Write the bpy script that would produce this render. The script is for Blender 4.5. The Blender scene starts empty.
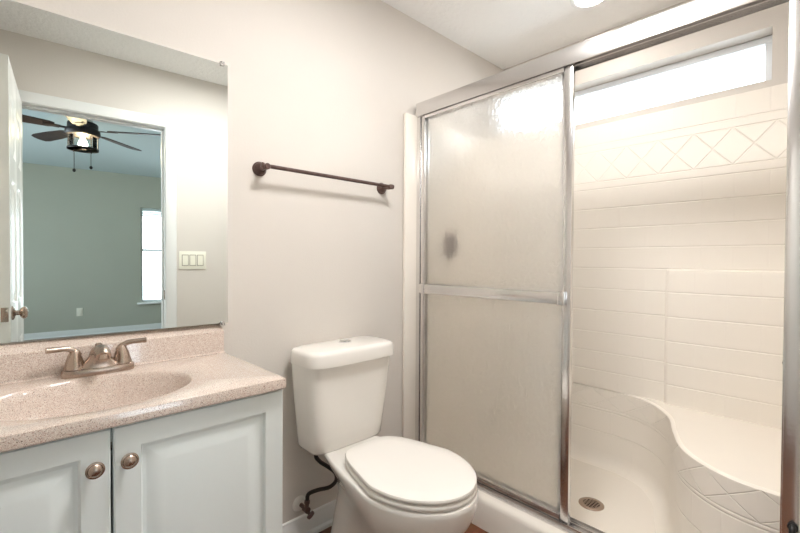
import bpy, bmesh, math, random
from mathutils import Vector, Matrix
random.seed(7)
PI = math.pi
SC = bpy.context.scene
COL = SC.collection

# ------------------------------------------------------------------ camera
def rot_basis(yaw, pit, rol):
    f = Vector((math.sin(yaw)*math.cos(pit), math.cos(yaw)*math.cos(pit), math.sin(pit)))
    r = Vector((math.cos(yaw), -math.sin(yaw), 0)); u = r.cross(f)
    return r*math.cos(rol)+u*math.sin(rol), -r*math.sin(rol)+u*math.cos(rol), f
CR, CU, CF = rot_basis(math.radians(43.38), math.radians(-0.876), math.radians(0.29))
H = 1.13
cam_d = bpy.data.cameras.new('camera'); cam = bpy.data.objects.new('camera', cam_d); COL.objects.link(cam)
cam_d.sensor_width = 36; cam_d.lens = 418/800*36; cam_d.clip_start = 0.01; cam_d.clip_end = 100
cam.matrix_world = Matrix(((CR.x, CU.x, -CF.x, 0), (CR.y, CU.y, -CF.y, 0), (CR.z, CU.z, -CF.z, H), (0, 0, 0, 1)))
SC.camera = cam

# ------------------------------------------------------------------ world, daylight, exposure
wd = bpy.data.worlds.new('daylight'); SC.world = wd; wd.use_nodes = True
bg = wd.node_tree.nodes['Background']
bg.inputs[0].default_value = (0.86, 0.93, 1.0, 1); bg.inputs[1].default_value = 4.5
SC.view_settings.view_transform = 'Standard'; SC.view_settings.look = 'None'
SC.view_settings.gamma = 1; SC.view_settings.use_curve_mapping = False
SC.view_settings.exposure = 1.06
SC.cycles.max_bounces = 14; SC.cycles.diffuse_bounces = 6; SC.cycles.transmission_bounces = 12
SC.cycles.sample_clamp_indirect = 6.0; SC.cycles.use_denoising = True
E_DOME, E_CAN, E_FAN = 34.0, 46.0, 150.0          # emission of the room's own lamps
def portal(name, loc, rot, sx, sy):                  # sampling aid: marks a window opening to the sky
    l = bpy.data.lights.new(name, 'AREA'); l.shape = 'RECTANGLE'; l.size = sx; l.size_y = sy
    l.cycles.is_portal = True
    o = bpy.data.objects.new(name, l); COL.objects.link(o); o.location = loc; o.rotation_euler = rot
portal('sky_portal', (2.45, .82, 1.99), (0, PI/2, 0), .24, 1.25)
portal('sky_portal', (1.48, -4.95, 1.19), (-PI/2, 0, PI), .92, 1.55)
portal('sky_portal', (-2.42, -2.55, 1.25), (0, -PI/2, 0), 1.8, 3.6)

# ------------------------------------------------------------------ materials
def lin(c):
    return tuple(((v/255)/12.92 if v/255 <= .04045 else ((v/255+.055)/1.055)**2.4) for v in c)
class NT:
    def __init__(s, name):
        s.m = bpy.data.materials.new(name); s.m.use_nodes = True
        s.t = s.m.node_tree; s.n = s.t.nodes; s.b = s.n['Principled BSDF']
    def new(s, typ, **k):
        n = s.n.new(typ)
        for a, v in k.items(): setattr(n, a, v)
        return n
    def link(s, a, b): s.t.links.new(a, b)
    def math(s, op, a, b=None, clamp=False):
        n = s.new('ShaderNodeMath', operation=op, use_clamp=clamp)
        for i, v in enumerate((a, b)):
            if v is None: continue
            if isinstance(v, (int, float)): n.inputs[i].default_value = v
            else: s.link(v, n.inputs[i])
        return n.outputs[0]
def mat(name, c, rough=.5, metal=0, bump=0, bscale=60, var=0, vscale=8, spec=.5, coat=0, srgb=True, detail=3, aniso=None):
    N = NT(name); c = lin(c) if srgb else c
    N.b.inputs['Base Color'].default_value = (*c, 1); N.b.inputs['Roughness'].default_value = rough
    N.b.inputs['Metallic'].default_value = metal; N.b.inputs['Specular IOR Level'].default_value = spec
    N.b.inputs['Coat Weight'].default_value = coat; N.b.inputs['Coat Roughness'].default_value = .05
    tc = N.new('ShaderNodeTexCoord')
    if var:
        no = N.new('ShaderNodeTexNoise'); no.inputs['Scale'].default_value = vscale; no.inputs['Detail'].default_value = 4
        N.link(tc.outputs['Object'], no.inputs['Vector'])
        r = N.new('ShaderNodeMapRange'); N.link(no.outputs['Fac'], r.inputs[0])
        r.inputs[1].default_value = .3; r.inputs[2].default_value = .7; r.inputs[3].default_value = 1-var; r.inputs[4].default_value = 1+var
        mx = N.new('ShaderNodeVectorMath', operation='SCALE'); mx.inputs[0].default_value = c
        N.link(r.outputs[0], mx.inputs['Scale']); N.link(mx.outputs[0], N.b.inputs['Base Color'])
    if bump:
        no = N.new('ShaderNodeTexNoise'); no.inputs['Scale'].default_value = bscale; no.inputs['Detail'].default_value = detail
        N.link(tc.outputs['Object'], no.inputs['Vector'])
        if aniso:
            mp = N.new('ShaderNodeMapping'); mp.inputs['Scale'].default_value = aniso
            N.link(tc.outputs['Object'], mp.inputs[0]); N.link(mp.outputs[0], no.inputs['Vector'])
        bp = N.new('ShaderNodeBump'); bp.inputs['Strength'].default_value = 1; bp.inputs['Distance'].default_value = bump
        N.link(no.outputs['Fac'], bp.inputs['Height']); N.link(bp.outputs[0], N.b.inputs['Normal'])
    return N.m
def emit(name, c, strength, base=(240, 235, 225)):
    N = NT(name); N.b.inputs['Base Color'].default_value = (*lin(base), 1)
    N.b.inputs['Emission Color'].default_value = (*lin(c), 1); N.b.inputs['Emission Strength'].default_value = strength
    return N.m
M = {}
M['wall'] = mat('greige_wall_paint', (215, 209, 202), .75, bump=.0006, bscale=160, var=.012, vscale=3)
M['ceil'] = mat('knockdown_ceiling_paint', (242, 242, 241), .85, bump=.005, bscale=48, detail=4)
M['bedwall'] = mat('bedroom_wall_daylight_cast', (184, 187, 174), .8, bump=.0005, bscale=140, var=.02, vscale=2)  # greige paint with the cooler bedroom daylight mixed into its colour
M['bedceil'] = mat('bedroom_ceiling_cool_dim_cast', (196, 212, 214), .85, bump=.003, bscale=60)  # mirror tint and dim light put into the colour as blue-grey
M['trim'] = mat('white_trim_paint', (228, 229, 228), .35, var=.01)
M['doorpaint'] = mat('white_door_paint', (236, 236, 232), .22, bump=.0004, bscale=30, var=.01)
M['cab'] = mat('white_thermofoil_daylight_cast', (236, 243, 243), .38, var=.01, vscale=5)  # cool cast of the doorway daylight is put into this white
M['dark'] = mat('dark_recess', (30, 26, 24), .8, var=.05)
M['ceramic'] = mat('white_vitreous_china', (236, 232, 226), .08, coat=.4, var=.006)
M['plastic'] = mat('white_seat_plastic', (240, 236, 230), .22, var=.006)
M['white_plastic'] = mat('ivory_switch_plastic', (240, 238, 224), .35, var=.01)
M['slot'] = mat('shadowed_switch_slot', (150, 146, 132), .5, var=.01)
M['nickel'] = mat('brushed_nickel', (178, 160, 147), .27, 1, bump=.0002, bscale=300)
M['chrome'] = mat('chrome', (222, 222, 224), .08, 1, var=.01)
M['alu'] = mat('polished_aluminium', (222, 220, 219), .22, 1, bump=.0001, bscale=90, var=.02)
M['bronze'] = mat('oil_rubbed_bronze', (104, 86, 82), .34, .85, var=.2, vscale=40)
M['hose'] = mat('dark_braided_hose', (52, 44, 42), .4, .5, bump=.0012, bscale=900)
M['black'] = mat('black_rubber', (22, 22, 24), .5, var=.05)
M['fanblack'] = mat('dark_fan_finish', (42, 36, 36), .45, var=.15, vscale=20)
M['gel'] = mat('white_fibreglass', (240, 233, 223), .2, coat=.25, var=.006)
M['vinyl'] = mat('white_window_vinyl', (236, 240, 244), .35, var=.01)
M['dome'] = emit('lit_opal_glass', (254, 252, 250), E_DOME)
M['can'] = emit('lit_downlight_lens', (255, 249, 242), E_CAN)
M['bulb'] = emit('lit_bulb', (255, 226, 180), E_FAN)
M['blind'] = mat('pale_blind', (196, 208, 206), .6, var=.02)
# mirror glass
M['mirror'] = mat('silvered_mirror', (243, 249, 247), .0, 1)
# clear glass (thin pane: straight-through plus reflection)
def clear_glass(name, tint=(.96, .98, .98)):
    N = NT(name); N.n.remove(N.b)
    t = N.new('ShaderNodeBsdfTransparent'); t.inputs[0].default_value = (*tint, 1)
    g = N.new('ShaderNodeBsdfGlossy'); g.inputs['Roughness'].default_value = .02
    fr = N.new('ShaderNodeFresnel'); fr.inputs[0].default_value = 1.4
    mx = N.new('ShaderNodeMixShader'); N.link(fr.outputs[0], mx.inputs[0])
    N.link(t.outputs[0], mx.inputs[1]); N.link(g.outputs[0], mx.inputs[2])
    N.link(mx.outputs[0], N.n['Material Output'].inputs[0]); return N.m
M['glass'] = clear_glass('clear_window_glass'); M['glass_door'] = clear_glass('clear_door_glass', (1, 1, 1))
# rain-textured obscure glass of the sliding doors
def frosted():
    N = NT('obscure_rain_glass'); N.n.remove(N.b)
    tc = N.new('ShaderNodeTexCoord'); mp = N.new('ShaderNodeMapping'); mp.inputs['Scale'].default_value = (1, 1, .5)
    no = N.new('ShaderNodeTexNoise'); no.inputs['Scale'].default_value = 75; no.inputs['Detail'].default_value = 2
    no.inputs['Distortion'].default_value = .8
    N.link(tc.outputs['Object'], mp.inputs[0]); N.link(mp.outputs[0], no.inputs['Vector'])
    bp = N.new('ShaderNodeBump'); bp.inputs['Distance'].default_value = .0040
    N.link(no.outputs['Fac'], bp.inputs['Height'])
    rf = N.new('ShaderNodeBsdfGlass', distribution='MULTI_GGX'); rf.inputs['Roughness'].default_value = .30; rf.inputs['IOR'].default_value = 1.22
    rf.inputs['Color'].default_value = (1, .99, .97, 1); N.link(bp.outputs[0], rf.inputs['Normal'])
    tl = N.new('ShaderNodeBsdfTranslucent'); tl.inputs[0].default_value = (.99, .985, .975, 1); N.link(bp.outputs[0], tl.inputs['Normal'])
    gl = N.new('ShaderNodeBsdfGlossy'); gl.inputs['Roughness'].default_value = .25; N.link(bp.outputs[0], gl.inputs['Normal'])
    m1 = N.new('ShaderNodeMixShader'); m1.inputs[0].default_value = .30
    N.link(rf.outputs[0], m1.inputs[1]); N.link(tl.outputs[0], m1.inputs[2])
    m2 = N.new('ShaderNodeMixShader'); m2.inputs[0].default_value = .0
    N.link(m1.outputs[0], m2.inputs[1]); N.link(gl.outputs[0], m2.inputs[2]); N.link(m2.outputs[0], N.n['Material Output'].inputs[0])
    return N.m
M['frost'] = frosted()
# speckled cultured stone
def stone():
    N = NT('speckled_stone'); tc = N.new('ShaderNodeTexCoord')
    def speck(scale, lo, hi, seed):
        mp = N.new('ShaderNodeMapping'); mp.inputs['Location'].default_value = (seed, seed*.7, seed*1.3)
        N.link(tc.outputs['Object'], mp.inputs[0])
        no = N.new('ShaderNodeTexNoise'); no.inputs['Scale'].default_value = scale; no.inputs['Detail'].default_value = 1
        N.link(mp.outputs[0], no.inputs['Vector'])
        r = N.new('ShaderNodeMapRange'); r.inputs[1].default_value = lo; r.inputs[2].default_value = hi
        N.link(no.outputs['Fac'], r.inputs[0]); return r.outputs[0]
    c = None
    def mix(a, col, fac):
        m = N.new('ShaderNodeMix', data_type='RGBA'); N.link(fac, m.inputs[0])
        if isinstance(a, tuple): m.inputs[6].default_value = (*a, 1)
        else: N.link(a, m.inputs[6])
        m.inputs[7].default_value = (*col, 1); return m.outputs[2]
    c = mix(lin((212, 196, 184)), lin((228, 217, 207)), speck(420, .46, .6, 1))
    c = mix(c, lin((186, 154, 140)), speck(560, .57, .63, 4))
    c = mix(c, lin((100, 78, 68)), speck(520, .65, .69, 9))
    c = mix(c, lin((246, 240, 232)), speck(500, .67, .71, 15))
    N.link(c, N.b.inputs['Base Color']); N.b.inputs['Roughness'].default_value = .14
    N.b.inputs['Coat Weight'].default_value = .6; N.b.inputs['Coat Roughness'].default_value = .06
    return N.m
M['stone'] = stone()
# wood plank floor
def wood():
    N = NT('red_brown_plank_floor'); tc = N.new('ShaderNodeTexCoord')
    br = N.new('ShaderNodeTexBrick'); br.inputs['Scale'].default_value = 1; br.inputs['Mortar Size'].default_value = .002
    br.inputs['Brick Width'].default_value = .9; br.inputs['Row Height'].default_value = .12
    br.inputs[1].default_value = (*lin((134, 84, 56)), 1); br.inputs[2].default_value = (*lin((108, 64, 42)), 1); br.inputs[3].default_value = (*lin((50, 30, 22)), 1)
    N.link(tc.outputs['Object'], br.inputs['Vector'])
    mp = N.new('ShaderNodeMapping'); mp.inputs['Scale'].default_value = (2, 40, 2)
    no = N.new('ShaderNodeTexNoise'); no.inputs['Scale'].default_value = 2; no.inputs['Detail'].default_value = 6
    N.link(tc.outputs['Object'], mp.inputs[0]); N.link(mp.outputs[0], no.inputs['Vector'])
    m = N.new('ShaderNodeMix', data_type='RGBA', blend_type='MULTIPLY'); m.inputs[0].default_value = .5
    N.link(br.outputs[0], m.inputs[6]); N.link(no.outputs['Color'], m.inputs[7]); N.link(m.outputs[2], N.b.inputs['Base Color'])
    N.b.inputs['Roughness'].default_value = .35; return N.m
M['wood'] = wood()
# moulded tile pattern, drawn from UVs in metres (u along the wall, v = height)
def tiled():
    N = NT('moulded_tile_fibreglass')
    N.b.inputs['Base Color'].default_value = (*lin((240, 233, 223)), 1); N.b.inputs['Roughness'].default_value = .42
    N.b.inputs['Coat Weight'].default_value = .0
    uv = N.new('ShaderNodeUVMap'); sp = N.new('ShaderNodeSeparateXYZ'); N.link(uv.outputs[0], sp.inputs[0])
    U, V = sp.outputs[0], sp.outputs[1]
    g = None; wd_ = .0042
    def line(d, w=wd_):          # 1 at the line's centre falling to 0 at w
        return N.math('SUBTRACT', 1, N.math('DIVIDE', d, w), clamp=True)
    def add(a):
        nonlocal g
        g = a if g is None else N.math('MAXIMUM', g, a)
    for z in (1.748, 1.710, 1.550, 1.512, 1.407, 1.303, 1.199, 1.094, .985, .87, .755, .65, .55, .352, .338, .225):
        add(line(N.math('ABSOLUTE', N.math('SUBTRACT', V, z))))
    def band(lo, hi):
        return N.math('MULTIPLY', N.math('GREATER_THAN', V, lo), N.math('LESS_THAN', V, hi))
    for lo, hi, p in ((1.55, 1.71, .142), (.352, .452, .16)):
        t = N.math('DIVIDE', N.math('SUBTRACT', V, lo), hi-lo); s = N.math('DIVIDE', U, p)
        for op in ('ADD', 'SUBTRACT'):
            f = N.math('FRACT', N.math(op, s, t))
            d = N.math('MINIMUM', f, N.math('SUBTRACT', 1, f))
            add(N.math('MULTIPLY', line(d, wd_/p*1.25), band(lo, hi)))
    f = N.math('FRACT', N.math('DIVIDE', U, .115)); d = N.math('MINIMUM', f, N.math('SUBTRACT', 1, f))
    nb = N.math('ADD', band(1.748, 2), N.math('ADD', band(.457, 1.512), band(0, .338)), clamp=True)
    add(N.math('MULTIPLY', N.math('MULTIPLY', line(d, wd_/.115), nb), .22))
    bp = N.new('ShaderNodeBump'); bp.invert = True; bp.inputs['Strength'].default_value = 1; bp.inputs['Distance'].default_value = .0021
    N.link(g, bp.inputs['Height']); N.link(bp.outputs[0], N.b.inputs['Normal'])
    return N.m
M['tile'] = tiled()

# ------------------------------------------------------------------ mesh helpers
def obj(name, bm, m, parent=None, sharp=38, loc=None):
    bm.normal_update()
    for f in bm.faces: f.smooth = True
    for e in bm.edges:
        if len(e.link_faces) == 2 and e.calc_face_angle(0) > math.radians(sharp): e.smooth = False
    me = bpy.data.meshes.new(name); bm.to_mesh(me); bm.free()
    me.materials.append(M[m] if isinstance(m, str) else m)
    o = bpy.data.objects.new(name, me); COL.objects.link(o)
    if parent is not None: o.parent = parent
    if loc is not None: o.location = loc
    return o
def thing(name, label, cat, group=None, loc=(0, 0, 0)):
    o = bpy.data.objects.new(name, None); COL.objects.link(o); o.location = loc; o.empty_display_size = .05
    o['label'] = label; o['category'] = cat
    if group: o['group'] = group
    return o
def tag(o, label, cat, group=None):
    o['label'] = label; o['category'] = cat
    if group: o['group'] = group
    return o
def struct(o): o['kind'] = 'structure'; return o
def box(bm, a, b, bev=0, seg=2):
    t = bmesh.new(); bmesh.ops.create_cube(t, size=1)
    for v in t.verts: v.co = Vector([a[i]+(b[i]-a[i])*(v.co[i]+.5) for i in range(3)])
    if bev: bmesh.ops.bevel(t, geom=t.edges[:], offset=bev, segments=seg, profile=.5, affect='EDGES')
    merge(bm, t); return bm
def merge(bm, t, mtx=None):
    mp = {}
    for v in t.verts: mp[v] = bm.verts.new(mtx @ v.co if mtx else v.co)
    for f in t.faces:
        try: bm.faces.new([mp[v] for v in f.verts])
        except ValueError: pass
    t.free()
def B(*boxes, bev=0, seg=2):
    bm = bmesh.new()
    for a, b in boxes: box(bm, a, b, bev, seg)
    return bm
def loft(bm, rings, cap0=True, cap1=True, closed=True):
    vs = [[bm.verts.new(p) for p in r] for r in rings]; n = len(rings[0])
    for i in range(len(vs)-1):
        for j in range(n if closed else n-1):
            k = (j+1) % n
            bm.faces.new((vs[i][j], vs[i][k], vs[i+1][k], vs[i+1][j]))
    if cap0: bm.faces.new(vs[0][::-1])
    if cap1: bm.faces.new(vs[-1])
    bmesh.ops.recalc_face_normals(bm, faces=bm.faces[:])
    return bm
def frame_axes(d):
    d = Vector(d).normalized(); a = Vector((0, 0, 1)) if abs(d.z) < .9 else Vector((1, 0, 0))
    x = d.cross(a).normalized(); return x, d.cross(x).normalized(), d
def lathe(bm, prof, origin=(0, 0, 0), axis=(0, 0, 1), n=32):     # prof: (radius, height) pairs
    x, y, d = frame_axes(axis); o = Vector(origin)
    t = bmesh.new()
    loft(t, [[o+d*h+(x*math.cos(2*PI*k/n)+y*math.sin(2*PI*k/n))*max(r, 1e-4) for k in range(n)] for r, h in prof])
    merge(bm, t); return bm
def catmull(pts, n=8, closed=False):
    P = [Vector(p) for p in pts]; out = []; L = len(P)
    for i in range(L if closed else L-1):
        if closed: a, b, c, d = P[i-1], P[i], P[(i+1) % L], P[(i+2) % L]
        else: a, b, c, d = P[max(i-1, 0)], P[i], P[i+1], P[min(i+2, L-1)]
        for k in range(n):
            t = k/n
            out.append(.5*((2*b)+(c-a)*t+(2*a-5*b+4*c-d)*t*t+(3*b-a-3*c+d)*t**3))
    if not closed: out.append(P[-1])
    return out
def tube(bm, pts, r, n=12, smooth=6, flat=None):
    P = catmull(pts, smooth) if smooth else [Vector(p) for p in pts]
    R = r if callable(r) else (lambda t: r)
    rings = []; x = None
    for i, p in enumerate(P):
        d = (P[min(i+1, len(P)-1)]-P[max(i-1, 0)]).normalized()
        if x is None: x, y, _ = frame_axes(d)
        else:
            x = (x-d*x.dot(d)).normalized(); y = d.cross(x)
        rr = R(i/(len(P)-1))
        rx, ry = rr if isinstance(rr, tuple) else (rr, rr)
        rings.append([p+x*rx*math.cos(2*PI*k/n)+y*ry*math.sin(2*PI*k/n) for k in range(n)])
    t = bmesh.new(); loft(t, rings); merge(bm, t); return bm
def rrect(cx, cy, w, d, z, n=6, N=48):          # superellipse outline
    out = []
    for k in range(N):
        a = 2*PI*k/N; c, s = math.cos(a), math.sin(a)
        out.append(Vector((cx+w/2*math.copysign(abs(c)**(2/n), c), cy+d/2*math.copysign(abs(s)**(2/n), s), z)))
    return out

# ================================================================== SETTING
W, CE, BX, FY, LX = 1.5, 2.344, 2.31, -.10, -.26
BC = 2.44                                          # bedroom ceiling
BY0 = -4.75                                        # far bedroom wall
struct(obj('floor', B(((LX, FY-.06, -.06), (BX, W, 0))), 'wood'))
struct(obj('floor_bedroom', B(((-2.4, BY0, -.06), (2.6, FY-.06, 0))), 'wood'))
struct(obj('ceiling', B(((LX, FY, CE), (BX, W, CE+.05))), 'ceil'))
struct(obj('ceiling_bedroom', B(((-2.4, BY0, BC), (2.6, FY-.12, BC+.05))), 'bedceil'))
struct(obj('wall_back', B(((LX-.1, W, 0), (BX+.1, W+.1, BC))), 'wall'))
struct(obj('wall_left', B(((LX-.1, FY, 0), (LX, W, BC))), 'wall'))
WY0, WY1, WZ0, WZ1 = .212, 1.43, 1.885, 2.105       # window opening in the shower wall
struct(obj('wall_right', B(((BX, FY-.12, 0), (BX+.14, W, WZ0)), ((BX, FY-.12, WZ1), (BX+.14, W, BC)),
                          ((BX, FY-.12, WZ0), (BX+.14, WY0, WZ1)), ((BX, WY1, WZ0), (BX+.14, W, WZ1))), 'wall'))
DX0, DX1, DZ = -.066, .627, 1.975                    # doorway
struct(obj('wall_front', B(((LX-.1, FY-.06, 0), (DX0-.015, FY, BC)), ((DX1+.015, FY-.06, 0), (BX, FY, BC)), ((DX0-.015, FY-.06, DZ+.015), (DX1+.015, FY, BC))), 'wall'))
struct(obj('wall_bedroom_near', B(((-2.4, FY-.12, 0), (DX0-.015, FY-.06, BC)), ((DX1+.015, FY-.12, 0), (2.6, FY-.06, BC)), ((DX0-.015, FY-.12, DZ+.015), (DX1+.015, FY-.06, BC))), 'bedwall'))
struct(obj('wall_shower_end', B(((1.43, FY, 0), (BX, .043, CE))), 'wall'))
bwx0, bwx1, bwz0, bwz1 = 1.05, 1.91, .44, 1.94      # bedroom window
struct(obj('wall_bedroom_far', B(((-2.5, BY0-.12, 0), (bwx0, BY0, BC)), ((bwx1, BY0-.12, 0), (2.7, BY0, BC)),
                                ((bwx0, BY0-.12, 0), (bwx1, BY0, bwz0)), ((bwx0, BY0-.12, bwz1), (bwx1, BY0, BC))), 'bedwall'))
sw = (-4.35, -.75, .35, 2.15)                       # unseen bedroom side window, added for brightness: y0, y1, z0, z1
struct(obj('wall_bedroom_left', B(((-2.5, BY0, 0), (-2.4, sw[0], BC)), ((-2.5, sw[1], 0), (-2.4, FY-.12, BC)),
                                 ((-2.5, sw[0], 0), (-2.4, sw[1], sw[2])), ((-2.5, sw[0], sw[3]), (-2.4, sw[1], BC))), 'bedwall'))
struct(obj('wall_bedroom_right', B(((2.6, BY0, 0), (2.7, FY-.12, BC))), 'bedwall'))
# baseboards
def base_prof(x0, x1, y, s):                        # s: -1 stands out to -y, +1 to +y
    bm = bmesh.new(); pr = ((0, 0), (.026, 0), (.024, .012), (.014, .02), (.013, .066), (.009, .074), (.008, .084), (.004, .088), (0, .088))
    loft(bm, [[Vector((x, y+s*a, b)) for a, b in pr] for x in (x0, x1)]); return bm
struct(obj('baseboard_back', base_prof(.552, 1.438, W, -1), 'trim'))
struct(obj('baseboard_front', base_prof(DX1+.075, 1.42, FY, 1), 'trim'))
struct(obj('baseboard_bedroom', base_prof(-2.4, 2.6, BY0, 1), 'trim'))
# door lining, casing, strike plate
struct(obj('trim_1', B(((DX0-.015, FY-.12, 0), (DX0, FY, DZ)), ((DX1, FY-.12, 0), (DX1+.015, FY, DZ)), ((DX0-.015, FY-.12, DZ), (DX1+.015, FY, DZ+.015)),
                      ((DX1-.01, FY-.08, 0), (DX1, FY-.045, DZ)), ((DX0, FY-.08, DZ-.01), (DX1, FY-.045, DZ))), 'trim'))
def casing(y, s):
    bm = bmesh.new(); t = .016*s
    pr = ((.004, 0), (.004, .010), (.014, .012), (.040, .016), (.062, .014), (.066, .004), (.066, 0))
    def P(o, d):   # outline at offset o from the opening
        return [Vector((DX0-o, y+s*d, 0)), Vector((DX0-o, y+s*d, DZ+o)), Vector((DX1+o, y+s*d, DZ+o)), Vector((DX1+o, y+s*d, 0))]
    loft(bm, [P(o, d) for o, d in pr], closed=False, cap0=False, cap1=False); return bm
struct(obj('trim_2', casing(FY, 1), 'trim')); struct(obj('trim_3', casing(FY-.12, -1), 'trim'))
tag(obj('strike_plate', B(((DX1-.0025, FY-.034, .865), (DX1, FY-.006, .925)), bev=.001), 'nickel'), 'small metal strike plate on the white door jamb', 'strike plate')
# bathroom door leaf (six panel), hinged at the left jamb, open into the room
dl = bpy.data.objects.new('door_1', None); COL.objects.link(dl); struct(dl)
LW, LT, LH = .690, .035, 1.968
def leaf():
    bm = B(((0, 0, .008), (LW, .001, LH)))
    bm.free(); bm = bmesh.new()
    cols = ((.10, .315), (.37, .585)); rows = ((.20, .74), (.92, 1.48), (1.58, 1.84))
    xs = sorted({0, LW, *[v for c in cols for v in c]}); zs = sorted({.008, LH, *[v for r in rows for v in r]})
    for side, y in ((1, 0), (-1, -LT)):
        for i in range(len(xs)-1):
            for j in range(len(zs)-1):
                a, b, c, d = xs[i], xs[i+1], zs[j], zs[j+1]
                if (a, b) in cols and (c, d) in rows:
                    rg = []
                    for o, h in ((0, 0), (.012, -.009), (.02, -.009), (.05, -.002)):
                        rg.append([Vector((a+o, y+side*h, c+o)), Vector((b-o, y+side*h, c+o)), Vector((b-o, y+side*h, d-o)), Vector((a+o, y+side*h, d-o))])
                    t = bmesh.new(); loft(t, rg, cap0=False); merge(bm, t)
                else:
                    vs = [bm.verts.new(p) for p in ((a, y, c), (b, y, c), (b, y, d), (a, y, d))]
                    bm.faces.new(vs)
    for q in (((0, 0, .008), (0, -LT, .008), (0, -LT, LH), (0, 0, LH)), ((LW, 0, .008), (LW, -LT, .008), (LW, -LT, LH), (LW, 0, LH)),
              ((0, 0, LH), (LW, 0, LH), (LW, -LT, LH), (0, -LT, LH)), ((0, 0, .008), (LW, 0, .008), (LW, -LT, .008), (0, -LT, .008))):
        bm.faces.new([bm.verts.new(p) for p in q])
    bmesh.ops.remove_doubles(bm, verts=bm.verts[:], dist=1e-5); bmesh.ops.recalc_face_normals(bm, faces=bm.faces[:])
    return bm
# local x runs from hinge to free edge, local +y is the face turned to the leaf's left
lf = obj('door_leaf', leaf(), 'doorpaint', dl)
for s, y in ((1, 0), (-1, -LT)):
    bm = bmesh.new(); lathe(bm, ((.030, 0), (.030, .004), (.024, .008), (.011, .012), (.010, .024), (.02, .028), (.026, .035), (.026, .043), (.018, .050), (0, .053)), (LW-.06, y, .895), (0, s, 0))
    obj('door_knob', bm, 'nickel', dl)
obj('latch_plate', B(((LW-.0005, -LT/2-.012, .865), (LW+.0015, -LT/2+.012, .925)), bev=.0005), 'nickel', dl)
hx, hy = -.057, FY+.010; fx = -.058
ang = math.atan2(math.sqrt(LW**2-(fx-hx)**2), fx-hx)
dl.location = (hx, hy, 0); dl.rotation_euler = (0, 0, ang)
# local +y points to -x after the turn, so the leaf's -y face is the one towards the room: shift so that face sits at hx
dl.location = Vector((hx, hy, 0)) + Matrix.Rotation(ang, 3, 'Z') @ Vector((0, LT, 0))

# shower window: vinyl frame, sash and pane in a drywall recess
def window(name, axis, a0, a1, z0, z1, pos, fw, depth, rails=()):
    o = bpy.data.objects.new(name, None); COL.objects.link(o); struct(o)
    def bx(lo, hi): return (lo, hi) if axis == 'x' else (lo, hi)
    def P(d, a, z): return (d, a, z) if axis == 'x' else (a, d, z)
    q = [((a0, z0), (a1, z0+fw)), ((a0, z1-fw), (a1, z1)), ((a0, z0+fw), (a0+fw, z1-fw)), ((a1-fw, z0+fw), (a1, z1-fw))]
    bm = bmesh.new()
    for (l, b), (r, t) in q: box(bm, P(pos, l, b), P(pos+depth, r, t), .003)
    obj('window_frame', bm, 'vinyl', o)
    for zr in rails: obj('sash_rail', B((P(pos+.01, a0+fw, zr-.018), P(pos+depth-.01, a1-fw, zr+.018)), bev=.003), 'vinyl', o)
    obj('window_pane', B((P(pos+depth*.45, a0+fw, z0+fw), P(pos+depth*.55, a1-fw, z1-fw))), 'glass', o)
    return o
window('window_1', 'x', WY0+.001, WY1-.001, WZ0+.001, WZ1-.001, BX+.085, .03, .05)
w2 = window('window_2', 'y', bwx0, bwx1, bwz0, bwz1, BY0-.09, .035, .05, (1.27,))
obj('window_sill', B(((bwx0-.05, BY0, bwz0-.03), (bwx1+.05, BY0+.05, bwz0-.002)), bev=.004), 'trim', w2)
w3 = window('window_added_daylight', 'x', sw[0], sw[1], sw[2], sw[3], -2.49, .035, .05, ((sw[2]+sw[3])/2,))  # added out of view to raise the bedroom's daylight
bm = bmesh.new()
for k in range(5): box(bm, (bwx0+.01, BY0-.035, bwz1-.13+k*.026), (bwx1-.01, BY0-.012, bwz1-.11+k*.026), .002)
tag(obj('window_blind', bm, 'blind'), 'pale blind drawn up at the top of the bedroom window', 'blind')

# ================================================================== SHOWER
YL, YR, SX0, SX1 = 1.478, .066, 1.431, 2.29           # inside faces of the moulded surround
def arc(cx, cy, r, a0, a1, n=6): return [(cx+r*math.cos(math.radians(a0+(a1-a0)*k/n)), cy+r*math.sin(math.radians(a0+(a1-a0)*k/n))) for k in range(n+1)]
def strip(bm, uvl, rows, S):                          # rows: list of lists of points; S: arc lengths
    vs = [[bm.verts.new(p) for p in r] for r in rows]
    for i in range(len(vs)-1):
        for j in range(len(vs[i])-1):
            f = bm.faces.new((vs[i][j], vs[i][j+1], vs[i+1][j+1], vs[i+1][j]))
            for l, (a, b) in zip(f.loops, ((i, j), (i, j+1), (i+1, j+1), (i+1, j))):
                l[uvl].uv = (S[b], rows[a][b].z)
def arclen(path):
    S = [0]
    for a, b in zip(path, path[1:]): S.append(S[-1]+math.hypot(b[0]-a[0], b[1]-a[1]))
    return S
sur = thing('shower_surround', 'white moulded tile pattern shower surround with corner seat', 'shower surround')
TOP = 1.854
FL = .10                                              # plain front flange
up = [(SX0+FL, YL)]+[(SX0+.2*k, YL) for k in range(1, 4)]+arc(SX1-.06, YL-.06, .06, 90, 0)+[(SX1, y) for y in (1.2, .9, .6, .4, .25)]+arc(SX1-.06, YR+.06, .06, 0, -90)+[(SX0+FL, YR)]
def inward(path, o):                                  # offset to the right-hand side of the walk (towards the shower's inside)
    out = []
    for i, p in enumerate(path):
        a = path[max(i-1, 0)]; b = path[min(i+1, len(path)-1)]
        d = Vector((b[0]-a[0], b[1]-a[1])).normalized(); out.append((p[0]+d.y*o, p[1]-d.x*o))
    return out
bm = bmesh.new(); uvl = bm.loops.layers.uv.new('UVMap'); S = arclen(up)
S = [s-S[len(S)//2] for s in S]
bk = inward(up, -.017)
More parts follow.
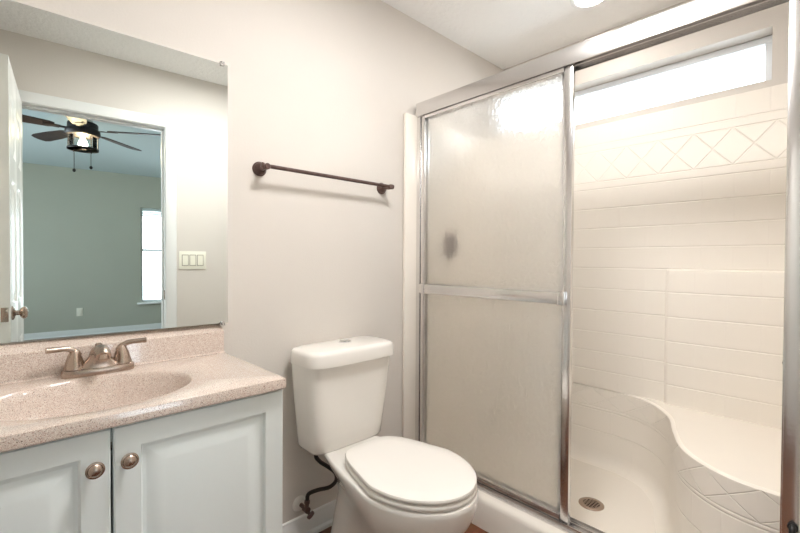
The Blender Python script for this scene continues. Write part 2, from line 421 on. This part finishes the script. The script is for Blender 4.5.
rows = [[Vector((x, y, z)) for x, y in up] for z in (.457, TOP-.012)]+[[Vector((x, y, TOP-.003)) for x, y in inward(up, -.003)]]+[[Vector((x, y, TOP)) for x, y in inward(up, -.012)], [Vector((x, y, TOP)) for x, y in bk]]
strip(bm, uvl, rows, S)
bmesh.ops.recalc_face_normals(bm, faces=bm.faces[:])
obj('wall_panel', bm, 'tile', sur)
for y, sg in ((YL, 1), (YR, -1)):
    bm = bmesh.new(); a, b = sorted((y, y+sg*.018))
    box(bm, (SX0, a, 0), (SX0+FL, b, TOP), .004)
    obj('flange', bm, 'gel', sur)
# lower wall and bench front: one sweeping path
curve = catmull([(p[0], p[1], 0) for p in ((2.289, .90), (2.287, .76), (2.235, .625), (2.10, .515), (1.935, .458), (1.786, .397), (1.685, .310), (1.632, .205), (1.622, YR))], 7)
low = [(SX0+.11, YL), (1.8, YL)]+arc(SX1-.06, YL-.06, .06, 90, 0)+[(2.29, 1.25), (2.29, 1.05)]+[(p.x, p.y) for p in curve]
bm = bmesh.new(); uvl = bm.loops.layers.uv.new('UVMap'); S = arclen(low)
prof = ((-.016, .457), (-.006, .456), (-.001, .452), (0, .443), (0, .125), (.004, .10), (.014, .078), (.032, .064), (.055, .058))
rows = [[Vector((x, y, z)) for x, y in inward(low, o)] for o, z in prof]
strip(bm, uvl, rows, S); bmesh.ops.recalc_face_normals(bm, faces=bm.faces[:])
obj('lower_wall', bm, 'tile', sur)
bm = bmesh.new()
i0 = len(low)-len(curve)
edge = [Vector((x, y, .457)) for x, y in inward(low, -.016)[i0:]]
poly = edge+[Vector((1.622, YR-.01, .457)), Vector((2.30, YR-.01, .457)), Vector((2.30, .90, .457))]
f = bm.faces.new([bm.verts.new(p) for p in poly]); bmesh.ops.triangulate(bm, faces=[f]); bmesh.ops.recalc_face_normals(bm, faces=bm.faces[:])
for f in bm.faces:
    if f.normal.z < 0: f.normal_flip()
obj('corner_seat', bm, 'gel', sur)
bm = bmesh.new()
inn = [Vector((x, y, .058)) for x, y in inward(low, .055)]
poly = [Vector((1.535, YL-.055, .058))]+inn[1:]+[Vector((1.535, inn[-1].y, .058))]
f = bm.faces.new([bm.verts.new(p) for p in poly]); bmesh.ops.triangulate(bm, faces=[f])
for f in bm.faces:
    f.normal_update()
    if f.normal.z < 0: f.normal_flip()
obj('shower_pan', bm, 'gel', sur)
bm = bmesh.new()
cp = ((1.452, 0), (1.452, .105), (1.456, .118), (1.464, .127), (1.478, .131), (1.56, .131), (1.572, .126), (1.578, .114), (1.582, .085), (1.592, .068), (1.615, .058), (1.615, 0))
loft(bm, [[Vector((x, y, z)) for x, z in cp] for y in (YR, YL)])
obj('threshold', bm, 'gel', sur)
# raised backrest above the seat
bm = bmesh.new(); uvl = bm.loops.layers.uv.new('UVMap')
pp = [(2.291, .578), (2.275, .572), (2.268, .562), (2.266, .55), (2.266, .3), (2.266, YR-.005)]
Sx = [.9+s for s in arclen(pp)]
strip(bm, uvl, [[Vector((x, y, z)) for x, y in pp] for z in (.457, 1.078)]+[[Vector((x+.003, y-.002, 1.088)) for x, y in pp]]+[[Vector((2.291, y-.006, 1.095)) for x, y in pp]], Sx)
bmesh.ops.recalc_face_normals(bm, faces=bm.faces[:])
obj('backrest', bm, 'tile', sur)
# drain
dr = thing('shower_drain', 'round metal drain grate in the white shower floor', 'drain', loc=(1.872, .745, .058))
bm = bmesh.new(); lathe(bm, ((.052, 0), (.052, .002), (.048, .0045), (.034, .0045), (.033, .003), (.033, .0005)), n=40)
obj('rim', bm, 'nickel', dr)
bm = bmesh.new(); lathe(bm, ((.0325, .0002), (.0325, .001)), n=32); obj('dark_opening', bm, 'dark', dr)
bm = bmesh.new()
for k in range(-2, 3):
    w = math.sqrt(.033**2-(k*.0125)**2)
    box(bm, (k*.0125-.0022, -w, .001), (k*.0125+.0022, w, .0042)); box(bm, (-w, k*.0125-.0022, .001), (w, k*.0125+.0022, .0038))
obj('grate', bm, 'nickel', dr)
# mixing valve on the end wall, seen as a dark blur through the glass
sv = thing('shower_valve', 'round shower mixing valve with lever seen dimly through the obscure glass', 'shower valve', loc=(1.86, YL, 1.21))
bm = bmesh.new(); lathe(bm, ((.078, 0), (.078, .004), (.07, .010), (.03, .014), (.027, .05), (.024, .056), (0, .057)), axis=(0, -1, 0), n=40); obj('escutcheon', bm, 'bronze', sv)
bm = bmesh.new(); tube(bm, ((0, -.045, 0), (.02, -.055, -.01), (.07, -.062, -.03)), lambda t: (.011-.003*t, .009)); obj('lever', bm, 'chrome', sv)

# fixed door frame
fr = thing('shower_door_frame', 'polished metal frame around the shower opening with wide header rail', 'shower frame')
bm = bmesh.new()
hp = ((1.501, 1.848), (1.500, 1.905), (1.503, 1.913), (1.508, 1.916), (1.575, 1.916), (1.582, 1.91), (1.582, 1.848), (1.576, 1.848), (1.576, 1.87), (1.540, 1.87), (1.540, 1.853), (1.537, 1.853), (1.537, 1.87), (1.506, 1.87), (1.506, 1.848))
loft(bm, [[Vector((x, y, z)) for x, z in hp] for y in (YR+.0005, YL-.0005)])
obj('header', bm, 'alu', fr)
bm = bmesh.new()
tp = ((1.492, .1315), (1.492, .137), (1.502, .1395), (1.503, .152), (1.506, .152), (1.507, .1395), (1.536, .1395), (1.537, .150), (1.540, .150), (1.541, .1395), (1.566, .1395), (1.567, .150), (1.570, .150), (1.572, .1315))
loft(bm, [[Vector((x, y, z)) for x, z in tp] for y in (YR+.0005, YL-.0005)])
obj('bottom_track', bm, 'alu', fr)
obj('jamb', B(((1.507, YL-.026, .152), (1.576, YL-.0005, 1.848)), bev=.002), 'alu', fr)
jr = obj('jamb', B(((1.500, YR+.0005, .152), (1.576, YR+.039, 1.848)), ((1.440, YR+.0005, .133), (1.500, YR+.032, 1.92)), bev=.002), 'alu', fr)
bm = bmesh.new(); lathe(bm, ((.004, 0), (.004, .001), (.002, .002), (0, .002)), (1.515, YR+.039, .86), (0, 1, 0), 12); obj('screw', bm, 'black', jr)
bm = bmesh.new(); tube(bm, ((1.440, YR+.010, .462), (1.430, YR+.010, .463), (1.423, YR+.010, .452), (1.421, YR+.010, .40)), .007, 12); lathe(bm, ((.011, 0), (.011, .004), (.008, .006)), (1.440, YR+.010, .462), (-1, 0, 0), 16)
tag(obj('door_bumper', bm, 'black'), 'small black hooked bumper at the lower right on the metal jamb', 'bumper')

def sliding(x, y0, y1, label, out):
    d = thing('sliding_shower_door', label, 'shower door', 'sliding shower doors in the metal frame')
    t = .011; z0, z1 = .1415, 1.862
    for a, b in ((y0, y0+.032), (y1-.02, y1)):
        obj('stile', B(((x-t, a, z0), (x+t, b, z1)), bev=.003), 'alu', d)
    a, b = y0+.034, y1-.02
    obj('top_rail', B(((x-t, a, z1-.030), (x+t, b, z1)), bev=.003), 'alu', d)
    obj('bottom_rail', B(((x-t, a, z0), (x+t, b, z0+.034)), bev=.003), 'alu', d)
    gp = obj('glass_pane', B(((x-.0025, a-.004, z0+.03), (x+.0025, b+.004, z1-.026))), 'glass_door', d)
    if out == 1: gp.data.materials.append(M['frost'])                # textured face towards the room, smooth face towards the shower
    for p in gp.data.polygons: p.material_index = 1 if out == 1 and p.normal.x < -.5 else 0
    s = -1 if out == 1 else 1
    xr = x+s*.022
    bar = obj('towel_rail', B(((min(xr, xr+s*.008), y0+.02, .968), (max(xr, xr+s*.008), y1-.004, 1.013)), bev=.003), 'alu', d)
    for yy in (y0+.03, y1-.03):
        obj('bracket', B(((min(x+s*t, xr+s*.010), yy-.012, .966), (max(x+s*t, xr+s*.010), yy+.012, 1.015)), bev=.002), 'alu', bar)
    return d
sliding(1.521, .685, 1.449, 'outer frosted sliding shower door with flat metal towel rail, nearest the toilet', 1)
sliding(1.553, .707, 1.449, 'inner sliding shower door tucked directly behind the frosted one, only its edge showing', 0)

# ================================================================== MIRROR
bm = bmesh.new(); mx0, mx1, mz0, mz1 = LX+.02, .562, .910, 1.797
v = [bm.verts.new(p) for p in ((mx0, W-.0005, mz0), (mx1, W-.0005, mz0), (mx1, W-.0005, mz1), (mx0, W-.0005, mz1), (mx0, W-.003, mz0), (mx1, W-.036, mz0), (mx1, W-.036, mz1), (mx0, W-.003, mz1))]
for q in ((0, 1, 2, 3), (4, 5, 6, 7), (0, 1, 5, 4), (1, 2, 6, 5), (2, 3, 7, 6), (3, 0, 4, 7)): bm.faces.new([v[i] for i in q])
bmesh.ops.recalc_face_normals(bm, faces=bm.faces[:])
mi = tag(obj('wall_mirror', bm, 'mirror'), 'large frameless mirror on the wall above the vanity', 'mirror')
for zc, s in ((mz0, -1), (mz1, 1)):
    bm = B(((mx1-.026, W-.0405, zc-.007), (mx1-.012, W-.0362, zc+.007)), ((mx1-.026, W-.0405, zc+s*.0005), (mx1-.012, W-.0005, zc+s*.007)), bev=.0015)
    lathe(bm, ((.004, 0), (.004, .002), (0, .003)), (mx1-.019, W-.0405, zc+s*.002), (0, -1, 0), 12)
    obj('mirror_clip', bm, 'chrome', mi)

# ================================================================== VANITY
VX0, VX1, VF = -.225, .549, 1.042
va = thing('vanity_cabinet', 'white two-door vanity cabinet under the speckled stone top', 'cabinet')
obj('cabinet_body', B(((VX0, VF+.02, .10), (VX0+.016, W-.002, .7805)), ((VX1-.016, VF+.02, .10), (VX1, W-.002, .7805)), ((VX0+.016, VF+.02, .10), (VX1-.016, W-.002, .116)),
                     ((VX0+.016, VF+.02, .74), (VX1-.016, VF+.038, .7805)), ((VX0, VF+.075, 0), (VX1, VF+.09, .10)), ((VX0, VF+.09, 0), (VX0+.016, W-.002, .10)), ((VX1-.016, VF+.09, 0), (VX1, W-.03, .10)),
                     ((VX0+.016, W-.012, .116), (VX1-.016, W-.002, .60))), 'cab', va)
def cab_door(x0, x1, z0, z1, kx, name='cabinet_door'):
    bm = bmesh.new(); f, b = VF, VF+.0195
    rg = []
    for o, y in ((0, b), (0, f+.003), (.003, f), (.050, f), (.054, f+.010), (.062, f+.0105), (.096, f+.0015), (.100, f+.001)):
        rg.append([Vector((x0+o, y, z0+o)), Vector((x1-o, y, z0+o)), Vector((x1-o, y, z1-o)), Vector((x0+o, y, z1-o))])
    loft(bm, rg)
    d = obj(name, bm, 'cab', va, sharp=12)
    k = bmesh.new(); lathe(k, ((.0085, 0), (.007, .004), (.0065, .012), (.013, .015), (.0165, .018), (.0165, .021), (.0135, .022), (.0125, .0215), (.010, .025), (.005, .0275), (0, .028)), (kx, f, .705), (0, -1, 0), 36)
    obj('cabinet_knob', k, 'nickel', d)
cab_door(.1625, .5485, .105, .776, .188); cab_door(-.2245, .1575, .105, .776, .1285)

# countertop with integral oval bowl
ct = thing('countertop', 'speckled beige stone vanity top with integral oval basin and backsplash', 'countertop')
CX0, CX1, CY0, CY1, CZ = LX+.003, .549, 1.026, W-.0015, .811
bcx, bcy, ba, bb = .160, 1.228, .212, .162
angs = [2*PI*k/96 for k in range(96)]
def rect_pt(a, m=0):
    c, s = math.cos(a), math.sin(a)
    tx = ((CX1-m-bcx) if c > 0 else (CX0+m-bcx))/c if abs(c) > 1e-9 else 1e9
    ty = ((CY1-m-bcy) if s > 0 else (CY0+m-bcy))/s if abs(s) > 1e-9 else 1e9
    t = min(tx, ty); return bcx+c*t, bcy+s*t
for cx, cy in ((CX0, CY0), (CX1, CY0), (CX0, CY1), (CX1, CY1)):
    a = math.atan2(cy-bcy, cx-bcx) % (2*PI); i = min(range(96), key=lambda k: abs(angs[k]-a)); angs[i] = a
def ell(k, z): return [Vector((bcx+ba*k*math.cos(a), bcy+bb*k*math.sin(a), z)) for a in angs]
rg = [[Vector((*rect_pt(a, .004), CZ-.030)) for a in angs], [Vector((*rect_pt(a), CZ-.026)) for a in angs], [Vector((*rect_pt(a), CZ-.003)) for a in angs], [Vector((*rect_pt(a, .001), CZ-.001)) for a in angs], [Vector((*rect_pt(a, .003), CZ)) for a in angs],
      ell(1.0, CZ), ell(.985, CZ-.001), ell(.968, CZ-.004), ell(.95, CZ-.010), ell(.92, CZ-.025), ell(.87, CZ-.052), ell(.78, CZ-.085), ell(.64, CZ-.110), ell(.45, CZ-.126), ell(.25, CZ-.133), ell(.09, CZ-.136)]
bm = bmesh.new(); loft(bm, rg, cap0=False)
obj('counter_and_basin', bm, 'stone', ct, sharp=35)
bm = bmesh.new()
bp_ = ((W-.0015, CZ-.004), (W-.0015, .904), (W-.004, .905), (W-.008, .903), (W-.039, .886), (W-.0425, .884), (W-.044, .879), (W-.044, .824), (W-.046, .815), (W-.051, .8115), (W-.051, CZ-.004))
loft(bm, [[Vector((x, y, z)) for y, z in bp_] for x in (CX0, .545)])
obj('backsplash', bm, 'stone', ct)
bm = bmesh.new(); lathe(bm, ((.022, 0), (.022, .002), (.017, .004), (.016, .006), (.010, .008), (0, .0085)), (bcx, bcy, CZ-.1362), n=28); obj('drain_stopper', bm, 'chrome', ct)

# faucet
FXC, FYC = .189, 1.423
fa = thing('faucet', 'brushed nickel two-handle faucet at the back of the basin', 'faucet', loc=(FXC, FYC, CZ))
bm = bmesh.new()
def stad(w, d, z, n=5): return rrect(0, 0, w, d, z, n, 48)
loft(bm, [rrect(0, 0, .166, .056, 0, 3.2), rrect(0, 0, .168, .058, .003, 3.2), rrect(0, 0, .168, .058, .014, 3.2), rrect(0, 0, .164, .054, .019, 3.2), rrect(0, 0, .152, .044, .0215, 3.2)])
obj('base_plate', bm, 'nickel', fa)
bm = bmesh.new()    # flared body that sweeps up into the spout
loft(bm, [rrect(0, -.001, .108, .050, .019, 3), rrect(0, -.003, .092, .045, .025, 2.6), rrect(0, -.005, .066, .040, .037, 2.3), rrect(0, -.008, .048, .038, .049, 2.1), rrect(0, -.010, .041, .038, .056, 2.0)])
tube(bm, ((0, .006, .050), (0, -.006, .060), (0, -.028, .068), (0, -.056, .066), (0, -.078, .058)), lambda t: (.0225-.005*t, .0165-.003*t), 24)
lathe(bm, ((.0115, 0), (.0115, .012), (.0095, .012), (.009, .004)), (0, -.072, .062), (0, -.35, -1), 24)
sp = obj('spout', bm, 'nickel', fa)
bm = bmesh.new(); lathe(bm, ((.0035, 0), (.0035, .014), (.0085, .016), (.009, .019), (.006, .022), (0, .0225)), (0, .006, .060), n=20); obj('lift_rod', bm, 'nickel', fa)
for s in (-1, 1):
    bm = bmesh.new()
    lathe(bm, ((.0245, .0205), (.0245, .026), (.0225, .030), (.021, .036), (.0175, .050), (.0125, .062), (.0105, .070), (.006, .074), (0, .075)), (s*.054, 0, 0), n=32)
    h = obj('handle', bm, 'nickel', fa)
    bm = bmesh.new()
    tube(bm, ((s*.046, 0, .056), (s*.054, -.002, .068), (s*.070, -.004, .0770), (s*.092, -.007, .0785), (s*.114, -.010, .0790)), lambda t: (.0095-.002*min(1, t*2)+.003*max(0, t-.5), .0095-.0030*min(1, t*1.6)+.0030*max(0, t-.5)), 16)
    obj('lever', bm, 'nickel', h)

# ================================================================== TOILET
TX = .997
to = thing('toilet', 'white two-piece toilet with closed lid between vanity and shower', 'toilet', loc=(TX, 0, 0))
def egg(z, hw, yf, ym, yb, hb, n=3.0, N=28, x0=0):
    out = []
    for k in range(N+1):                                # front half
        a = PI*k/N; out.append(Vector((x0+hw*math.cos(a), ym-(ym-yf)*math.sin(a), z)))
    for k in range(1, N):                               # back half
        a = PI*k/N; c, s = -math.cos(a), math.sin(a)
        yy = abs(s)**(2/n); xx = math.copysign(abs(c)**(2/n), c)
        out.append(Vector((x0+xx*(hw+(hb-hw)*min(1, yy*1.0)), ym+(yb-ym)*yy, z)))
    return out
bm = bmesh.new()
loft(bm, [egg(0, .108, .93, 1.12, 1.42, .100), egg(.012, .110, .925, 1.12, 1.422, .102), egg(.05, .103, .935, 1.12, 1.415, .088), egg(.12, .10, .925, 1.10, 1.40, .084),
          egg(.17, .110, .890, 1.06, 1.39, .080), egg(.22, .132, .845, 1.03, 1.38, .076), egg(.27, .158, .80, 1.01, 1.39, .074), egg(.31, .176, .772, 1.00, 1.41, .080), egg(.34, .184, .760, 1.00, 1.44, .096),
          egg(.362, .188, .755, 1.00, 1.455, .112), egg(.380, .190, .752, 1.01, 1.462, .121), egg(.390, .190, .752, 1.01, 1.464, .123), egg(.396, .187, .755, 1.01, 1.462, .120), egg(.398, .178, .765, 1.01, 1.458, .122)])
bw = obj('bowl', bm, 'ceramic', to, sharp=50)
for s in (-1, 1):
    bm = bmesh.new(); lathe(bm, ((.013, 0), (.013, .008), (.009, .014), (0, .016)), (s*.108, 1.20, .012), n=16); obj('bolt_cap', bm, 'plastic', bw)
def plate(z0, z1, hw, yf, yb, hb, r=.006, dome=0):
    ym = yf+.235; n = 5
    rg = []
    for o, z in ((r, z0), (r*.3, z0+r*.3), (0, z0+r), (0, z1-r), (r*.3, z1-r*.3), (r, z1), (.05, z1+dome*.6), (.10, z1+dome)):
        rg.append(egg(z, hw-o, yf+o, ym, yb-o, hb-o*.8, n))
    b = bmesh.new(); loft(b, rg); return b
st = obj('seat', plate(.401, .417, .186, .758, 1.235, .130, .006), 'plastic', to)
ld = obj('seat_lid', plate(.4205, .436, .185, .758, 1.245, .126, .007, .003), 'plastic', to)
for s in (-1, 1):
    obj('hinge', B(((s*.07-.022, 1.222, .398), (s*.07+.022, 1.249, .421)), bev=.005), 'plastic', ld)
bm = bmesh.new()
TD = lambda w, d, z, n=5.5: rrect(0, W-.012-d/2, w, d, z, n, 64)
loft(bm, [TD(.30, .150, .392), TD(.322, .162, .396), TD(.334, .168, .406), TD(.346, .174, .46), TD(.378, .187, .60), TD(.400, .197, .732)])
obj('tank', bm, 'ceramic', to, sharp=50)
bm = bmesh.new()
LDp = lambda o, z: rrect(0, W-.008-.222/2, .420-2*o, .222-2*o, z, 4.6, 64)
loft(bm, [LDp(.006, .7325), LDp(.001, .735), LDp(0, .740), LDp(.003, .775), LDp(.006, .784), LDp(.012, .789), LDp(.03, .792)])
tl = obj('tank_lid', bm, 'ceramic', to, sharp=50)
bm = bmesh.new(); lathe(bm, ((.026, 0), (.026, .003), (.023, .0055), (.021, .0045), (.0195, .0045), (.019, .006), (.010, .0068), (0, .007)), (.02, 1.405, .792), n=36)
box(bm, (.001, 1.4045, .7982), (.039, 1.4055, .7994)); obj('flush_button', bm, 'chrome', tl)
obj('tank_bolt_nut', B(((-.128, 1.395, .378), (-.104, 1.42, .3925)), bev=.003), 'plastic', to)
# water supply
ws = thing('water_supply_valve', 'dark angle valve with hose and white escutcheon on the wall beside the toilet', 'valve', loc=(.862, W, .140))
bm = bmesh.new(); lathe(bm, ((.032, 0), (.031, .004), (.024, .010), (.012, .013)), axis=(0, -1, 0), n=36); obj('escutcheon', bm, 'plastic', ws)
bm = bmesh.new(); lathe(bm, ((.008, .008), (.008, .04), (.0125, .042), (.0125, .066), (.009, .068)), axis=(0, -1, 0), n=20); lathe(bm, ((.009, 0), (.009, .022), (.011, .023), (.011, .034), (.006, .036)), (0, -.054, 0), (.12, 0, 1), 20); obj('valve_body', bm, 'bronze', ws)
bm = bmesh.new(); lathe(bm, ((.006, 0), (.006, .012), (.015, .014), (.017, .018), (.015, .026), (0, .027)), (0, -.060, -.006), (.5, -.5, -.7), 24); obj('valve_handle', bm, 'bronze', ws)
bm = bmesh.new(); tube(bm, ((.004, -.054, .034), (.010, -.055, .058), (.05, -.058, .060), (.10, -.066, .056), (.128, -.072, .074), (.122, -.078, .110), (.085, -.084, .150), (.045, -.088, .185), (.021, -.092, .215), (.019, -.092, .238)), .008, 12); obj('hose', bm, 'hose', ws)
# towel bar
tb = thing('towel_bar', 'dark bronze towel bar on the wall above the toilet', 'towel bar', loc=(0, W, 1.467))
for x in (.692, 1.292):
    bm = bmesh.new(); lathe(bm, ((.027, 0), (.027, .004), (.023, .007), (.022, .014), (.017, .020), (.010, .026), (.009, .050), (.0115, .053), (.0115, .071), (.009, .074), (0, .075)), (x, 0, 0), (0, -1, 0), 32)
    obj('post', bm, 'bronze', tb)
bm = bmesh.new(); lathe(bm, ((.0095, 0), (.011, .001), (.011, .006), (.0075, .009), (.0075, .629), (.011, .632), (.011, .637), (.0095, .638)), (.673, -.062, .002), (1, 0, 0), 24)
obj('rail', bm, 'bronze', tb)

# ================================================================== LAMPS, SWITCH, BEDROOM
cl = thing('recessed_light', 'round recessed light in the white ceiling above the shower', 'ceiling light', loc=(1.965, .815, CE))
bm = bmesh.new(); lathe(bm, ((.086, 0), (.085, -.004), (.066, -.006), (.062, -.003), (.062, 0)), n=48); obj('trim_ring', bm, 'trim', cl)
bm = bmesh.new(); lathe(bm, ((.061, -.0005), (.060, -.003), (.03, -.0035), (0, -.0036)), n=40); obj('lens', bm, 'can', cl)
fl = thing('ceiling_disc_light', 'round white flush disc light on the bathroom ceiling near the door', 'ceiling light', loc=(.85, .60, CE))
bm = bmesh.new(); lathe(bm, ((.20, 0), (.20, -.022), (.196, -.026), (.186, -.026), (.184, -.020), (.184, 0)), n=56); obj('trim_ring', bm, 'trim', fl)
bm = bmesh.new(); lathe(bm, ((.1835, -.006), (.1835, -.019), (.17, -.024), (.06, -.027), (0, -.027)), n=56); obj('diffuser', bm, 'dome', fl)
ls = thing('light_switch_plate', 'ivory three-gang rocker switch plate beside the doorway, seen in the mirror', 'light switch', loc=(.790, FY, 1.122))
obj('plate', B(((-.0835, .0005, -.06), (.0835, .006, .06)), bev=.002), 'white_plastic', ls)
for x in (-.046, 0, .046):
    bm = bmesh.new(); loft(bm, [[Vector((x+sx*.0165, .006, -.033)), Vector((x+sx*.0165, .0105, -.033)), Vector((x+sx*.0165, .0085, .033)), Vector((x+sx*.0165, .006, .033))] for sx in (-1, 1)]); obj('rocker', bm, 'white_plastic', ls); obj('rocker_gap_shade', B(((x-.0205, .0055, -.037), (x+.0205, .0064, .037))), 'slot', ls)  # grey sheet paints the shade of the gap round each rocker
ol = thing('wall_outlet', 'small pale outlet low on the far bedroom wall, seen in the mirror', 'outlet', loc=(.28, BY0, .344))
obj('plate', B(((-.037, .0005, -.06), (.037, .006, .06)), bev=.002), 'white_plastic', ol)
for z in (-.028, .012): obj('socket', B(((-.015, .006, z), (.015, .0085, z+.02)), bev=.002), 'white_plastic', ol)

FNX, FNY, FNZ = .241, -1.40, 2.195
fn = thing('ceiling_fan', 'dark five-blade ceiling fan with caged light in the bedroom, seen in the mirror', 'ceiling fan', loc=(FNX, FNY, FNZ))
bm = bmesh.new(); lathe(bm, ((.075, BC-FNZ), (.075, BC-FNZ-.03), (.072, .13), (.066, .06), (.05, .05)), n=40); obj('canopy', bm, 'trim', fn)
bm = bmesh.new(); lathe(bm, ((.05, .062), (.10, .055), (.105, .045), (.105, .012), (.118, -.002), (.122, -.03), (.112, -.048), (.06, -.052)), n=48); obj('motor_housing', bm, 'fanblack', fn)
bl = mat('dark_wood_blade', (50, 42, 42), .5, var=.2, vscale=14)
for k in range(5):
    th = math.radians(18+72*k)                      # bearing as it looks in the mirror
    r2 = Vector((math.cos(math.radians(43.4)), -math.sin(math.radians(43.4)), 0)); f2 = Vector((math.sin(math.radians(43.4)), math.cos(math.radians(43.4)), 0))
    d = r2*math.cos(th)+f2*math.sin(th); d.y = -d.y; a = math.atan2(d.y, d.x)
    R = Matrix.Rotation(a, 4, 'Z') @ Matrix.Rotation(math.radians(-11), 4, 'X')
    t = bmesh.new(); out = [(.19, -.035), (.22, -.048), (.40, -.062), (.58, -.066), (.625, -.055), (.642, -.02), (.642, .02), (.625, .055), (.58, .066), (.40, .062), (.22, .048), (.19, .035)]
    loft(t, [[Vector((x, y, z)) for x, y in out] for z in (-.003, .004)])
    bm = bmesh.new(); merge(bm, t, R); bo = obj('blade', bm, bl, fn)
    t = bmesh.new(); box(t, (.095, -.012, -.008), (.16, .012, .0)); box(t, (.15, -.028, -.008), (.25, .028, -.0032), .003)
    bm = bmesh.new(); merge(bm, t, R); obj('blade_iron', bm, 'fanblack', bo)
lk = bmesh.new()
for z, r in ((-.165, .108),):
    lathe(lk, ((r, z), (r, z+.014), (r-.01, z+.014), (r-.01, z), (r, z)), n=40)
for k in range(5):
    a = 2*PI*k/5+.3; x, y = .104*math.cos(a), .104*math.sin(a); tube(lk, ((x, y, -.17), (x, y, -.05)), .003, 8, 0)
cg = obj('light_cage', lk, 'fanblack', fn)
bm = bmesh.new(); lathe(bm, ((.095, -.165), (.095, -.055), (.093, -.055), (.093, -.165)), n=40); obj('glass_shade', bm, 'glass', fn)
bm = bmesh.new(); lathe(bm, ((.012, -.05), (.014, -.075), (.028, -.10), (.032, -.12), (.026, -.14), (.012, -.152), (0, -.155)), n=24); obj('bulb', bm, 'bulb', fn)
for x, y, l in ((-.06, .06, .335), (.05, .07, .30)):
    bm = bmesh.new(); tube(bm, ((x, y, -.05), (x, y, -l)), .0022, 6, 0); lathe(bm, ((.003, 0), (.011, -.008), (.012, -.018), (.006, -.028), (0, -.03)), (x, y, -l), n=14); obj('pull_chain', bm, 'fanblack', fn)
